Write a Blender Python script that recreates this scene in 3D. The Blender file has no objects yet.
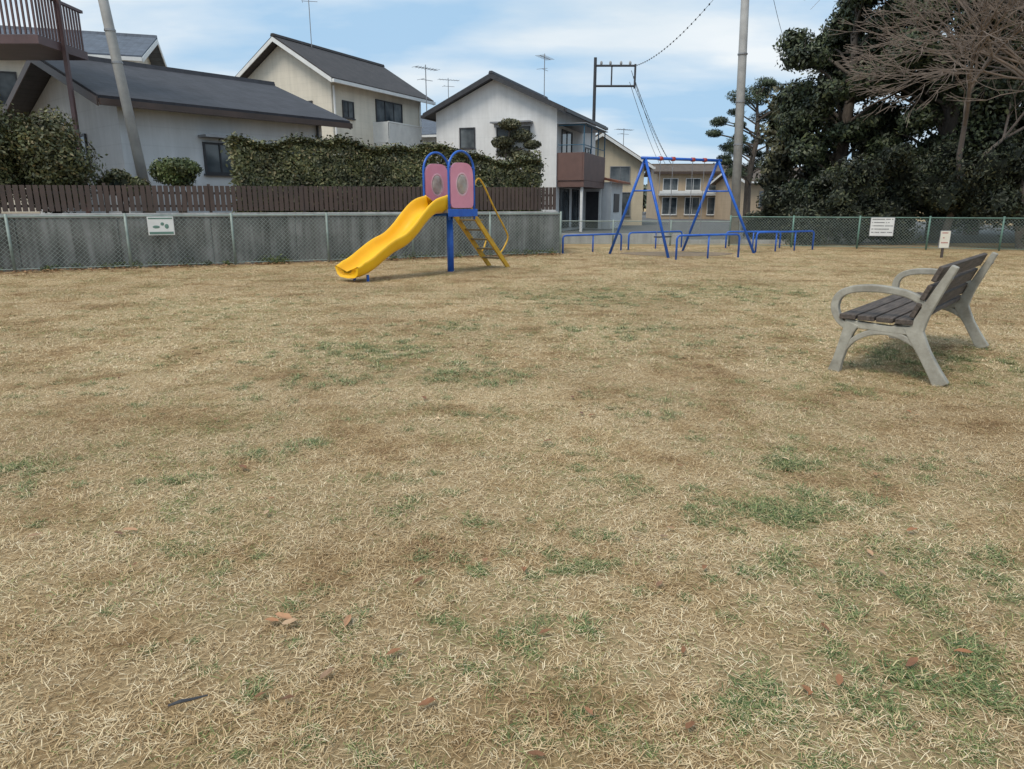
import bpy, math, random
import numpy as np
from mathutils import Vector, Matrix
random.seed(7); rng=np.random.default_rng(7)
scene=bpy.context.scene
R=math.radians

# ------------------------------------------------------------------ materials
def newmat(name):
    m=bpy.data.materials.new(name); m.use_nodes=True
    nt=m.node_tree; b=nt.nodes['Principled BSDF']
    return m,nt,b
def N(nt,t,**kw):
    n=nt.nodes.new(t)
    for k,v in kw.items(): setattr(n,k,v)
    return n
def c4(c): return (c[0],c[1],c[2],1)
def ramp(nt,cols,fac):
    r=N(nt,'ShaderNodeValToRGB'); e=r.color_ramp.elements
    while len(e)<len(cols): e.new(0.5)
    for i,(p,c) in enumerate(cols):
        e[i].position=p; e[i].color=c4(c)
    nt.links.new(fac,r.inputs[0]); return r.outputs[0]
def mixc(nt,fac,a,b,mode='MIX'):
    m=N(nt,'ShaderNodeMix',data_type='RGBA',blend_type=mode)
    for s,v in ((m.inputs[0],fac),(m.inputs[6],a),(m.inputs[7],b)):
        if isinstance(v,(int,float)): s.default_value=v
        elif isinstance(v,tuple): s.default_value=c4(v)
        else: nt.links.new(v,s)
    return m.outputs[2]
def math_(nt,op,a,b=None,clamp=False):
    m=N(nt,'ShaderNodeMath',operation=op,use_clamp=clamp)
    for s,v in ((m.inputs[0],a),(m.inputs[1],b)):
        if v is None: continue
        if isinstance(v,(int,float)): s.default_value=v
        else: nt.links.new(v,s)
    return m.outputs[0]
def noise(nt,vec,scale,detail=5,rough=.6):
    n=N(nt,'ShaderNodeTexNoise'); n.inputs['Scale'].default_value=scale
    n.inputs['Detail'].default_value=detail; n.inputs['Roughness'].default_value=rough
    if vec is not None: nt.links.new(vec,n.inputs['Vector'])
    return n.outputs[0]
def pos(nt): return N(nt,'ShaderNodeNewGeometry').outputs['Position']
def objc(nt): return N(nt,'ShaderNodeTexCoord').outputs['Object']
def mapping(nt,vec,scale=(1,1,1),loc=(0,0,0)):
    m=N(nt,'ShaderNodeMapping'); m.inputs['Scale'].default_value=scale; m.inputs['Location'].default_value=loc
    nt.links.new(vec,m.inputs[0]); return m.outputs[0]
def bump(nt,b,h,strength=.3,dist=.02):
    n=N(nt,'ShaderNodeBump'); n.inputs['Strength'].default_value=strength; n.inputs['Distance'].default_value=dist
    nt.links.new(h,n.inputs['Height']); nt.links.new(n.outputs[0],b.inputs['Normal'])

def M(name,c1,c2=None,scale=3,rough=.7,bs=0,bscale=80,metal=0,stretch=(1,1,1),streak=0):
    m,nt,b=newmat(name)
    if c2 is None: c2=tuple(x*.82 for x in c1)
    v=mapping(nt,objc(nt),stretch)
    f=noise(nt,v,scale,8,.65)
    col=ramp(nt,[(.33,c2),(.66,c1)],f)
    if streak:
        s=noise(nt,mapping(nt,pos(nt),(2.2,2.2,.16)),2.2,6,.7)
        sr=ramp(nt,[(.38,(.42,.41,.39)),(.62,(1,1,1))],s)
        col=mixc(nt,streak,col,sr,'MULTIPLY')
    nt.links.new(col,b.inputs['Base Color'])
    b.inputs['Roughness'].default_value=rough; b.inputs['Metallic'].default_value=metal
    if bs: bump(nt,b,noise(nt,v,bscale,4),bs,.01)
    return m

def siding(name,c1,lines=5.0,axis='z',depth=.25):
    m,nt,b=newmat(name)
    o=objc(nt); sep=N(nt,'ShaderNodeSeparateXYZ'); nt.links.new(o,sep.inputs[0])
    fr=math_(nt,'FRACT',math_(nt,'MULTIPLY',sep.outputs[2],lines))
    ln=ramp(nt,[(0,(.6,.6,.6)),(.07,(1,1,1)),(.95,(1,1,1)),(1,(.75,.75,.75))],fr)
    f=noise(nt,o,1.2,7,.6)
    col=ramp(nt,[(.3,tuple(x*.88 for x in c1)),(.7,c1)],f)
    s=noise(nt,mapping(nt,pos(nt),(1.5,1.5,.12)),2.0,6,.7)
    col=mixc(nt,.3,col,ramp(nt,[(.35,(.6,.6,.58)),(.6,(1,1,1))],s),'MULTIPLY')
    col=mixc(nt,depth,col,ln,'MULTIPLY')
    nt.links.new(col,b.inputs['Base Color']); b.inputs['Roughness'].default_value=.75
    return m

def roofmat(name,c1,along='x',rows=11):
    m,nt,b=newmat(name)
    o=objc(nt); sep=N(nt,'ShaderNodeSeparateXYZ'); nt.links.new(o,sep.inputs[0])
    al=sep.outputs[0 if along=='x' else 1]
    row=math_(nt,'MULTIPLY',sep.outputs[2],rows)
    fr=math_(nt,'FRACT',row)
    fa=math_(nt,'FRACT',math_(nt,'MULTIPLY',al,3.6))
    l1=ramp(nt,[(0,(.35,.35,.35)),(.18,(1,1,1)),(1,(1,1,1))],fr)
    l2=ramp(nt,[(0,(.5,.5,.5)),(.1,(1,1,1)),(1,(.85,.85,.85))],fa)
    f=noise(nt,o,2.2,8,.7)
    col=ramp(nt,[(.3,tuple(x*.6 for x in c1)),(.7,tuple(min(1,x*1.3) for x in c1))],f)
    col=mixc(nt,.75,col,l1,'MULTIPLY'); col=mixc(nt,.6,col,l2,'MULTIPLY')
    nt.links.new(col,b.inputs['Base Color']); b.inputs['Roughness'].default_value=.65
    bump(nt,b,fr,.5,.03)
    return m

def leafmat(name,cols,cl=.6,rough=.55):
    m,nt,b=newmat(name)
    g=N(nt,'ShaderNodeNewGeometry')
    col=ramp(nt,cols,g.outputs['Random Per Island'])
    f=noise(nt,g.outputs['Position'],cl,3,.6)
    mul=ramp(nt,[(.32,(.45,.45,.45)),(.68,(1.35,1.35,1.2))],f)
    col=mixc(nt,1,col,mul,'MULTIPLY')
    nt.links.new(col,b.inputs['Base Color']); b.inputs['Roughness'].default_value=rough
    return m

# green patches of the lawn: x, y, radius, strength
GREENS=[(1.17,2.82,.28,.55),(-1.22,6.34,1.1,.6),(-.4,5.4,.7,.4),(-2.49,3.33,.3,.5),(1.3,1.8,.6,.5),(1.3,2.35,.45,.42),(1.3,10.5,1.8,.6),(3.4,11,2.0,.6),(3.7,5.8,1.1,.6),(1.2,7.4,1.3,.45),(-3.6,8.6,1.6,.45),(1.45,3.4,.25,.45)]
TUFTS=[(1.12,2.83,.13,34),(1.22,2.80,.09,18),(1.43,3.39,.09,20),(1.38,3.36,.05,6),(.82,2.78,.12,10),(.3,2.42,.13,14),(-2.49,3.35,.14,18),(-2.3,3.1,.12,8),(-1.4,3.55,.16,12),(-1.65,3.2,.1,7),(-1.15,3.75,.1,6),
 (1.46,2.9,.16,18),(1.2,1.7,.2,26),(.58,1.6,.10,12),(1.2,2.25,.35,26),(.6,3.1,.2,8),(-1.22,6.34,.7,60),(-.45,5.3,.4,26),(-1.6,5.2,.4,16),(3.6,5.9,.7,50),(.3,3.55,.2,7),(-.2,4.3,.3,8),(1.0,4.4,.3,10),(2.0,3.4,.35,14),(-.1,2.7,.12,4),(-3.0,4.8,.5,14),(1.4,7.2,.9,34),(2.4,4.9,.4,14),(-.6,7.6,.6,16),(.1,1.95,.2,4),(-.5,2.9,.3,6),(1.75,2.3,.2,12),(1.3,10.3,1.2,60),(3.4,10.8,1.4,60)]
def greenmask(nt):
    p=pos(nt)
    n1=N(nt,'ShaderNodeTexNoise'); n1.inputs['Scale'].default_value=3.0; n1.inputs['Detail'].default_value=2; nt.links.new(p,n1.inputs['Vector'])
    sb=N(nt,'ShaderNodeVectorMath',operation='SUBTRACT'); sb.inputs[1].default_value=(.5,.5,.5); nt.links.new(n1.outputs['Color'],sb.inputs[0])
    sc=N(nt,'ShaderNodeVectorMath',operation='MULTIPLY'); sc.inputs[1].default_value=(.8,.8,0); nt.links.new(sb.outputs[0],sc.inputs[0])
    ad=N(nt,'ShaderNodeVectorMath',operation='ADD'); nt.links.new(p,ad.inputs[0]); nt.links.new(sc.outputs[0],ad.inputs[1])
    cur=None
    for x,y,r,w in GREENS:
        d=N(nt,'ShaderNodeVectorMath',operation='DISTANCE'); d.inputs[1].default_value=(x,y,0.01); nt.links.new(ad.outputs[0],d.inputs[0])
        mr=N(nt,'ShaderNodeMapRange'); mr.inputs[1].default_value=r*.1; mr.inputs[2].default_value=r*1.4; mr.inputs[3].default_value=w; mr.inputs[4].default_value=0
        nt.links.new(d.outputs['Value'],mr.inputs[0])
        cur=mr.outputs[0] if cur is None else math_(nt,'MAXIMUM',cur,mr.outputs[0])
    nb=noise(nt,p,.9,4,.65)
    mr=N(nt,'ShaderNodeMapRange'); mr.inputs[1].default_value=.44; mr.inputs[2].default_value=.66; mr.inputs[3].default_value=.04; mr.inputs[4].default_value=.48
    nt.links.new(nb,mr.inputs[0])
    cur=math_(nt,'MAXIMUM',cur,mr.outputs[0])
    nf=noise(nt,p,7,2,.5)
    mr=N(nt,'ShaderNodeMapRange'); mr.inputs[1].default_value=.38; mr.inputs[2].default_value=.6; mr.inputs[3].default_value=.15; mr.inputs[4].default_value=1
    nt.links.new(nf,mr.inputs[0])
    return math_(nt,'MULTIPLY',cur,mr.outputs[0],True)
def patchy(nt,p,col):
    big=noise(nt,p,.4,3,.6)
    col=mixc(nt,1,col,ramp(nt,[(.35,(.84,.79,.73)),(.6,(1.08,1.07,1.04))],big),'MULTIPLY')
    med=noise(nt,mapping(nt,p,(1,1,0),(5,3,0)),1.6,5,.68)
    return mixc(nt,.8,col,ramp(nt,[(.35,(.56,.46,.37)),(.44,(.84,.78,.70)),(.53,(1,1,1))],med),'MULTIPLY')
def lawn_mat():
    m,nt,b=newmat('lawn_soil_thatch')
    p=pos(nt); g=greenmask(nt)
    f=noise(nt,p,60,8,.78)
    col=ramp(nt,[(.32,(.20,.135,.07)),(.5,(.46,.34,.20)),(.68,(.70,.55,.34))],f)
    col=patchy(nt,p,col)
    col=mixc(nt,math_(nt,'MULTIPLY',g,.75),col,(.16,.19,.075))
    nt.links.new(col,b.inputs['Base Color']); b.inputs['Roughness'].default_value=.95
    b.inputs['Specular IOR Level'].default_value=.15
    bump(nt,b,noise(nt,p,90,5,.7),.8,.02)
    return m
def blade_mat():
    m,nt,b=newmat('dry_grass_blade')
    geo=N(nt,'ShaderNodeNewGeometry'); r=geo.outputs['Random Per Island']; p=geo.outputs['Position']
    col=ramp(nt,[(0,(.25,.16,.085)),(.2,(.46,.335,.19)),(.5,(.66,.52,.315)),(.8,(.78,.64,.42)),(1,(.88,.78,.58))],r)
    col=patchy(nt,p,col)
    g=greenmask(nt)
    r2=math_(nt,'FRACT',math_(nt,'MULTIPLY',r,37.3))
    isg=math_(nt,'LESS_THAN',r2,g)
    r3=math_(nt,'FRACT',math_(nt,'MULTIPLY',r,11.7))
    gc=ramp(nt,[(0,(.09,.13,.035)),(.6,(.20,.25,.08)),(1,(.42,.40,.17))],r3)
    col=mixc(nt,isg,col,gc)
    nt.links.new(col,b.inputs['Base Color']); b.inputs['Roughness'].default_value=.7
    b.inputs['Specular IOR Level'].default_value=.25
    return m

mt={}
mt['lawn']=lawn_mat(); mt['blade']=blade_mat()
mt['conc']=M('weathered_concrete',(.29,.29,.285),(.13,.135,.13),1.6,.9,.3,40,streak=.95)
mt['conc2']=M('pale_concrete',(.50,.50,.49),(.36,.36,.355),1.6,.9,.3,40,streak=.5)
mt['pole']=M('concrete_pole',(.42,.42,.41),(.30,.30,.30),3,.8,.15,60)
mt['brown']=M('brown_aluminium',(.085,.055,.045),(.055,.038,.032),2,.5)
mt['brownpost']=M('brown_steel',(.12,.07,.07),(.08,.048,.048),2,.5)
mt['gal']=M('galvanised_green',(.30,.36,.33),(.18,.23,.21),4,.5)
mt['green']=M('green_fence_paint',(.15,.27,.22),(.10,.18,.15),4,.5)
mt['blue']=M('blue_paint',(.02,.14,.58),(.015,.09,.44),6,.35)
mt['yellow']=M('yellow_plastic',(.97,.55,.01),(.88,.46,.01),2,.32)
mt['yellow2']=M('yellow_steel_paint',(.78,.45,.03),(.5,.28,.03),9,.45)
mt['step']=M('step_worn',(.30,.22,.10),(.18,.13,.08),12,.7)
mt['pink']=M('pink_panel',(.82,.34,.44),(.72,.28,.37),3,.4)
mt['pinkl']=M('pale_pink_ring',(.84,.52,.58),(.72,.43,.48),3,.4)
mt['red']=M('red_paint',(.45,.06,.05),(.3,.05,.04),6,.5)
mt['white']=M('white_paint',(.78,.78,.76),(.66,.66,.65),3,.5)
mt['grey']=M('grey_metal',(.35,.35,.36),(.25,.25,.26),5,.4,metal=.5)
mt['dark']=M('dark_metal',(.05,.05,.055),(.03,.03,.035),5,.5)
mt['cast']=M('cast_bench_paint',(.42,.405,.35),(.22,.205,.17),7,.6,.2,120)
mt['wood']=M('weathered_dark_wood',(.14,.112,.095),(.035,.028,.025),5,.8,.5,30,stretch=(9,.7,9))
mt['asphalt']=M('asphalt',(.13,.13,.13),(.08,.08,.082),2,.9,.3,120)
mt['soil']=M('soil_yard',(.27,.20,.13),(.17,.13,.09),2,.95)
mt['bark']=M('bark',(.13,.105,.085),(.06,.05,.042),5,.9,.6,25,stretch=(3,3,.7))
mt['twig']=M('grey_twig',(.27,.215,.18),(.14,.112,.095),3,.85)
mt['leafw']=leafmat('evergreen_leaf',[(0,(.016,.026,.014)),(.5,(.042,.060,.028)),(.85,(.085,.105,.048)),(1,(.15,.16,.08))],.55)
mt['leafo']=leafmat('olive_leaf',[(0,(.03,.034,.016)),(.5,(.07,.072,.034)),(.85,(.12,.115,.06)),(1,(.18,.16,.10))],.7)
mt['leafd']=leafmat('undergrowth_leaf',[(0,(.014,.02,.012)),(.6,(.034,.046,.022)),(1,(.09,.09,.045))],.9)
mt['hedge']=leafmat('hedge_leaf',[(0,(.04,.048,.02)),(.5,(.085,.095,.038)),(.85,(.14,.14,.06)),(1,(.23,.18,.10))],1.6)
mt['hedgeb']=leafmat('shrub_leaf',[(0,(.035,.055,.018)),(.5,(.085,.12,.04)),(1,(.18,.20,.08))],2)
mt['pineleaf']=leafmat('pine_needle',[(0,(.03,.045,.028)),(.6,(.06,.085,.045)),(1,(.11,.13,.07))],1)
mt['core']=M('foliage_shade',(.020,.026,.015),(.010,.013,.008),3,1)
mt['distant']=leafmat('distant_leaf',[(0,(.05,.065,.045)),(.6,(.10,.12,.08)),(1,(.16,.17,.12))],.3)
def glass():
    m,nt,b=newmat('window_glass')
    f=noise(nt,objc(nt),.9,3)
    nt.links.new(ramp(nt,[(.35,(.03,.04,.05)),(.7,(.18,.20,.21))],f),b.inputs['Base Color'])
    b.inputs['Roughness'].default_value=.08; return m
mt['glass']=glass()
def bub():
    m,nt,b=newmat('tinted_bubble'); b.inputs['Roughness'].default_value=.15
    f=noise(nt,objc(nt),6,3); nt.links.new(ramp(nt,[(.3,(.36,.28,.24)),(.7,(.65,.63,.60))],f),b.inputs['Base Color'])
    b.inputs['Alpha'].default_value=.6; return m
mt['bubble']=bub()

# ------------------------------------------------------------------ mesh helpers
def empty(name,loc=(0,0,0),rz=0):
    e=bpy.data.objects.new(name,None); e.location=loc; e.rotation_euler=(0,0,rz)
    scene.collection.objects.link(e); e.empty_display_size=.2; return e
class MB:
    def __init__(s): s.v=[]; s.f=[]
    def add(s,vs,fs):
        o=len(s.v); s.v+= [tuple(v) for v in vs]; s.f+=[tuple(i+o for i in f) for f in fs]
    def box(s,x0,x1,y0,y1,z0,z1):
        s.add([(x0,y0,z0),(x1,y0,z0),(x1,y1,z0),(x0,y1,z0),(x0,y0,z1),(x1,y0,z1),(x1,y1,z1),(x0,y1,z1)],
              [(0,3,2,1),(4,5,6,7),(0,1,5,4),(1,2,6,5),(2,3,7,6),(3,0,4,7)])
    def prism(s,poly,axis,a0,a1):
        n=len(poly)
        if axis=='y': P=lambda u,z,a:(u,a,z)
        elif axis=='x': P=lambda u,z,a:(a,u,z)
        else: P=lambda u,z,a:(u,z,a)
        vs=[P(u,z,a0) for u,z in poly]+[P(u,z,a1) for u,z in poly]
        fs=[tuple(range(n)),tuple(range(2*n-1,n-1,-1))]+[(i,i+n,(i+1)%n+n,(i+1)%n) for i in range(n)]
        s.add(vs,fs)
    def tube(s,p0,p1,r0,r1=None,n=8,cap=True):
        s.path([p0,p1],[r0,r0 if r1 is None else r1],n,cap)
    def path(s,pts,r,n=8,cap=True):
        pts=[Vector(p) for p in pts]
        if not isinstance(r,(list,tuple)): r=[r]*len(pts)
        rings=[]; prev=None
        for i,p in enumerate(pts):
            t=(pts[min(i+1,len(pts)-1)]-pts[max(i-1,0)])
            if t.length<1e-9: t=Vector((0,0,1))
            t.normalize()
            if prev is None:
                a=t.cross(Vector((0,0,1)))
                if a.length<.05: a=t.cross(Vector((1,0,0)))
            else:
                a=prev-t*prev.dot(t)
                if a.length<1e-4: a=t.cross(Vector((1,0,.2)))
            a.normalize(); prev=a; b=t.cross(a)
            rings.append([p+(a*math.cos(2*math.pi*k/n)+b*math.sin(2*math.pi*k/n))*r[i] for k in range(n)])
        vs=[v for rg in rings for v in rg]; fs=[]
        for i in range(len(pts)-1):
            for k in range(n):
                fs.append((i*n+k,i*n+(k+1)%n,(i+1)*n+(k+1)%n,(i+1)*n+k))
        if cap: fs.append(tuple(range(n-1,-1,-1))); fs.append(tuple((len(pts)-1)*n+k for k in range(n)))
        s.add(vs,fs)
    def ell(s,c,r,nu=12,nv=8):
        vs=[(c[0],c[1],c[2]-r[2])]
        for j in range(1,nv):
            th=math.pi*j/nv-math.pi/2
            for i in range(nu):
                ph=2*math.pi*i/nu
                vs.append((c[0]+r[0]*math.cos(th)*math.cos(ph),c[1]+r[1]*math.cos(th)*math.sin(ph),c[2]+r[2]*math.sin(th)))
        vs.append((c[0],c[1],c[2]+r[2])); fs=[]
        for i in range(nu): fs.append((0,1+(i+1)%nu,1+i))
        for j in range(nv-2):
            for i in range(nu):
                a=1+j*nu; fs.append((a+i,a+(i+1)%nu,a+nu+(i+1)%nu,a+nu+i))
        a=1+(nv-2)*nu; t=len(vs)-1
        for i in range(nu): fs.append((a+i,a+(i+1)%nu,t))
        s.add(vs,fs)
    def obj(s,name,mat,parent=None,smooth=False,bevel=0):
        me=bpy.data.meshes.new(name); me.from_pydata(s.v,[],s.f); me.update()
        if mat: me.materials.append(mat)
        if smooth: me.polygons.foreach_set('use_smooth',[True]*len(me.polygons))
        o=bpy.data.objects.new(name,me); scene.collection.objects.link(o)
        if parent: o.parent=parent
        if bevel:
            b=o.modifiers.new('bevel','BEVEL'); b.width=bevel; b.segments=2; b.limit_method='ANGLE'
        return o
def npmesh(name,verts,loops,totals,mat):
    me=bpy.data.meshes.new(name); nv=len(verts)
    me.vertices.add(nv); me.vertices.foreach_set('co',verts.astype(np.float32).ravel())
    me.loops.add(len(loops)); me.loops.foreach_set('vertex_index',loops.astype(np.int32))
    me.polygons.add(len(totals)); st=np.concatenate([[0],np.cumsum(totals)[:-1]])
    me.polygons.foreach_set('loop_start',st.astype(np.int32)); me.polygons.foreach_set('loop_total',totals.astype(np.int32))
    me.update(calc_edges=True); me.materials.append(mat); return me
def unit(n):
    a=rng.normal(size=(n,3)); return a/np.linalg.norm(a,axis=1,keepdims=True)
def leafobj(name,pts,size,mat,parent=None,aspect=.5,nrm=None):
    n=len(pts); a=unit(n); b=unit(n)
    if nrm is not None:
        nn=nrm+.8*unit(n); nn/=np.linalg.norm(nn,axis=1,keepdims=True)
        a=a-nn*(a*nn).sum(1,keepdims=True); a/=np.linalg.norm(a,axis=1,keepdims=True); b=np.cross(nn,a)
    else:
        b=b-a*(a*b).sum(1,keepdims=True); b/=np.linalg.norm(b,axis=1,keepdims=True)
    s=size*rng.uniform(.5,1.35,(n,1))
    v=np.stack([pts+a*s,pts+b*s*aspect,pts-a*s,pts-b*s*aspect],1).reshape(-1,3)
    me=npmesh(name,v,np.arange(4*n),np.full(n,4),mat)
    o=bpy.data.objects.new(name,me); scene.collection.objects.link(o)
    if parent: o.parent=parent
    return o
def clump(c,r,n,sp=.22):
    d=unit(n); rr=1-np.abs(rng.normal(0,sp,(n,1)))+.12*(rng.random((n,1))<.12)
    return np.array(c)+d*np.array(r)*rr, d
def catmull(P,k=6):
    P=[np.array(p,float) for p in P]; Q=[2*P[0]-P[1]]+P+[2*P[-1]-P[-2]]; out=[]
    for i in range(1,len(Q)-2):
        for j in range(k):
            t=j/k; p0,p1,p2,p3=Q[i-1],Q[i],Q[i+1],Q[i+2]
            out.append(.5*((2*p1)+(-p0+p2)*t+(2*p0-5*p1+4*p2-p3)*t*t+(-p0+3*p1-3*p2+p3)*t**3))
    out.append(P[-1]); return out

# ------------------------------------------------------------------ ground
g=MB(); g.add([(-400,-60,0),(400,-60,0),(400,700,0),(-400,700,0)],[(0,1,2,3)]); g.obj('ground',mt['lawn'])
rd=MB(); rd.add([(1.9,24.9,.005),(30,24.9,.005),(40,140,.005),(1.9,140,.005)],[(0,1,2,3)]); rd.obj('road',mt['asphalt'])
FA=Vector((-10.2,14,0)); FB=Vector((1.25,19.3,0)); e_=(FB-FA).normalized(); nb=Vector((-e_.y,e_.x,0))
F0=FA-e_*14
def along(t,off=0,z=0):
    p=FA+e_*t+nb*off; return Vector((p.x,p.y,z))
LF=(FB-FA).length
t=MB(); a=F0+nb*.3; b=FB+nb*.3-e_*.1
t.prism([(a.x,a.y),(b.x,b.y),(1.5,33),(-2,75),(-90,75),(-90,a.y)],'z',-.2,1.0); t.obj('yard_terrain',mt['soil'])

def wallprism(mb,t0,t1,o0,o1,z0,z1):
    p=[along(t0,o0),along(t1,o0),along(t1,o1),along(t0,o1)]
    mb.prism([(q.x,q.y) for q in p],'z',z0,z1)
w=MB(); x=-14.0
while x<LF:
    x2=min(x+1.8,LF); wallprism(w,x+.008,x2-.008,.12,.3,-.1,1.04); x=x2
rw=empty('retaining_wall'); w.obj('wall_panels',mt['conc'],rw,bevel=.012)
w=MB(); wallprism(w,-14,LF,.135,.28,-.1,1.03); wallprism(w,LF-.02,LF+.12,.13,7,-.1,1.06); w.obj('wall_core',mt['conc'],rw)
w=MB(); wallprism(w,-14,LF+.03,.095,.32,1.045,1.13); w.obj('coping',mt['conc2'],rw,bevel=.01)
bf=empty('brown_slat_fence'); s=MB(); x=-14.0
while x<LF-.05:
    wallprism(s,x,x+.088,.19,.215,1.17,1.68+.006*max(0,x)); x+=.112
s.obj('slats',mt['brown'],bf)
s=MB(); wallprism(s,-14,LF,.225,.25,1.25,1.30); wallprism(s,-14,LF,.225,.25,1.52,1.57)
x=-14
while x<LF: wallprism(s,x,x+.06,.217,.27,1.0,1.74); x+=2
s.obj('rails',mt['brown'],bf)
def chainlink(name,p0,p1,h,post,wire,step=.09,spacing=2.0,r=.0033,z0=.03):
    e=empty(name); p0=Vector(p0); p1=Vector(p1); L=(p1-p0).length; d=(p1-p0)/L
    m=MB(); n=max(1,round(L/spacing))
    for i in range(n+1):
        q=p0+d*(L*i/n); m.tube(q,q+Vector((0,0,h+.03)),.028,n=8)
    m.obj('posts',post,e,True)
    m=MB(); m.tube(p0+Vector((0,0,h-.02)),p1+Vector((0,0,h-.02)),.018,n=6); m.tube(p0+Vector((0,0,z0+.03)),p1+Vector((0,0,z0+.03)),.008,n=5)
    m.obj('rails',post,e)
    m=MB(); hh=h-z0-.05; k=int((L+hh)/step)
    for i in range(k):
        for sg in (1,-1):
            a=-hh+i*step; a0=max(a,0); a1=min(a+hh,L)
            if a1<=a0: continue
            za=z0+(a0-a); zb=z0+(a1-a)
            if sg==1: A=p0+d*a0+Vector((0,0,za)); B=p0+d*a1+Vector((0,0,zb))
            else: A=p0+d*(L-a0)+Vector((0,0,za)); B=p0+d*(L-a1)+Vector((0,0,zb))
            m.tube(A,B,r,n=3,cap=False)
    m.obj('mesh_wire',wire,e)
    return e
chainlink('chain_link_fence',along(-12,-.12),along(LF,-.12),1.10,mt['gal'],mt['gal'])
chainlink('chain_link_fence',(7.0,23,0),(19.5,18.9,0),.95,mt['green'],mt['gal'],r=.0036)
chainlink('chain_link_fence',(1.5,23.9,0),(7.0,23,0),.80,mt['gal'],mt['gal'],r=.0036)
m=MB(); m.box(1.6,5.9,24.55,24.7,-.05,.34); m.obj('low_concrete_wall',mt['conc2'],bevel=.01)
m=MB(); m.box(5.9,12,24.6,24.75,-.05,.13); m.obj('road_kerb',mt['conc2'],bevel=.01)

# ------------------------------------------------------------------ grass
def blade_patch(name,n,size,l0,l1,w0,w1,up,mat):
    k=n//9; cc=rng.uniform(-size/2,size/2,(k,2)); idx=rng.integers(0,k,n)
    b=cc[idx]+rng.normal(0,.018,(n,2)); b=np.where(rng.random((n,1))<.55,b,rng.uniform(-size/2,size/2,(n,2)))
    th=rng.uniform(0,2*np.pi,n); L=rng.uniform(l0,l1,n); w=rng.uniform(w0,w1,n)
    h=L*up*rng.uniform(.1,1,n)**1.3; z0=rng.uniform(0,.008,n)
    d=np.stack([np.cos(th),np.sin(th)],1); th2=th+rng.normal(0,.5,n); d2=np.stack([np.cos(th2),np.sin(th2)],1)
    run=np.sqrt(np.maximum(L**2-h**2,.2*L*L))[:,None]
    mpt=b+d*run*.5; tp=mpt+d2*run*.5; pr=np.stack([-d[:,1],d[:,0]],1)*w[:,None]/2
    zz=lambda xy,z: np.concatenate([xy,z[:,None]],1)
    tz=z0+h*rng.uniform(.3,1.35,n)
    V=np.stack([zz(b-pr,z0),zz(b+pr,z0),zz(mpt+pr*.85,z0+h*.8),zz(mpt-pr*.85,z0+h*.8),zz(tp,tz)],1).reshape(-1,3)
    base=(np.arange(n)*5)[:,None]; lp=(base+np.array([0,1,2,3,3,2,4])).ravel(); tt=np.tile([4,3],n)
    return npmesh(name,V,lp,tt,mat)
gr=empty('grass'); near=[blade_patch('blades_near',11500,1.12,.014,.055,.0011,.0028,.36,mt['blade']) for _ in range(4)]
far=[blade_patch('blades_far',4200,1.12,.025,.065,.0025,.005,.4,mt['blade']) for _ in range(3)]
for iy in range(1,24):
    for ix in range(-17,20):
        y=iy; x_=ix
        if abs(x_)>.80*y+1.3: continue
        q=Vector((x_,y,0)); 
        if (q-FA).dot(nb)>-.5 and x_<1.9: continue
        if y>22 or (x_>7 and (y-23)+.328*(x_-7)>-.4): continue
        me=random.choice(near if y<6 else far)
        o=bpy.data.objects.new('blades',me); o.location=(x_,y,0); o.rotation_euler=(0,0,random.choice([0,1,2,3])*math.pi/2+random.uniform(-.12,.12)); o.parent=gr
        if y>=6: o.scale=(1,1,.8)
        scene.collection.objects.link(o)
def gtuftmat():
    m,nt,b=newmat('green_grass_blade'); gg=N(nt,'ShaderNodeNewGeometry')
    nt.links.new(ramp(nt,[(0,(.06,.10,.025)),(.45,(.13,.19,.055)),(.75,(.26,.29,.11)),(1,(.62,.50,.27))],gg.outputs['Random Per Island']),b.inputs['Base Color']); b.inputs['Roughness'].default_value=.55; return m
gm=gtuftmat(); tufts=[blade_patch('tuft_blades',80,.10,.025,.075,.002,.0042,.65,gm) for _ in range(5)]
gt=empty('green_grass_tufts')
def addtuft(x,y,s_):
    o=bpy.data.objects.new('tuft',random.choice(tufts)); o.location=(x,y,0); o.scale=(s_,s_,s_*.65); o.rotation_euler=(0,0,random.uniform(0,6.28)); o.parent=gt; scene.collection.objects.link(o)
for x,y,r,n in TUFTS:
    for _ in range(n): addtuft(x+random.gauss(0,r*.75),y+random.gauss(0,r*.5),random.uniform(.45,1.05)*(1 if y<5 else 1.4))
for _ in range(420):
    y=1.4+random.random()**1.2*9.5; addtuft(random.uniform(-.75,.75)*y+(.15*y if random.random()<.4 else 0),y,random.uniform(.25,.7)*(1+y*.06))

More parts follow.
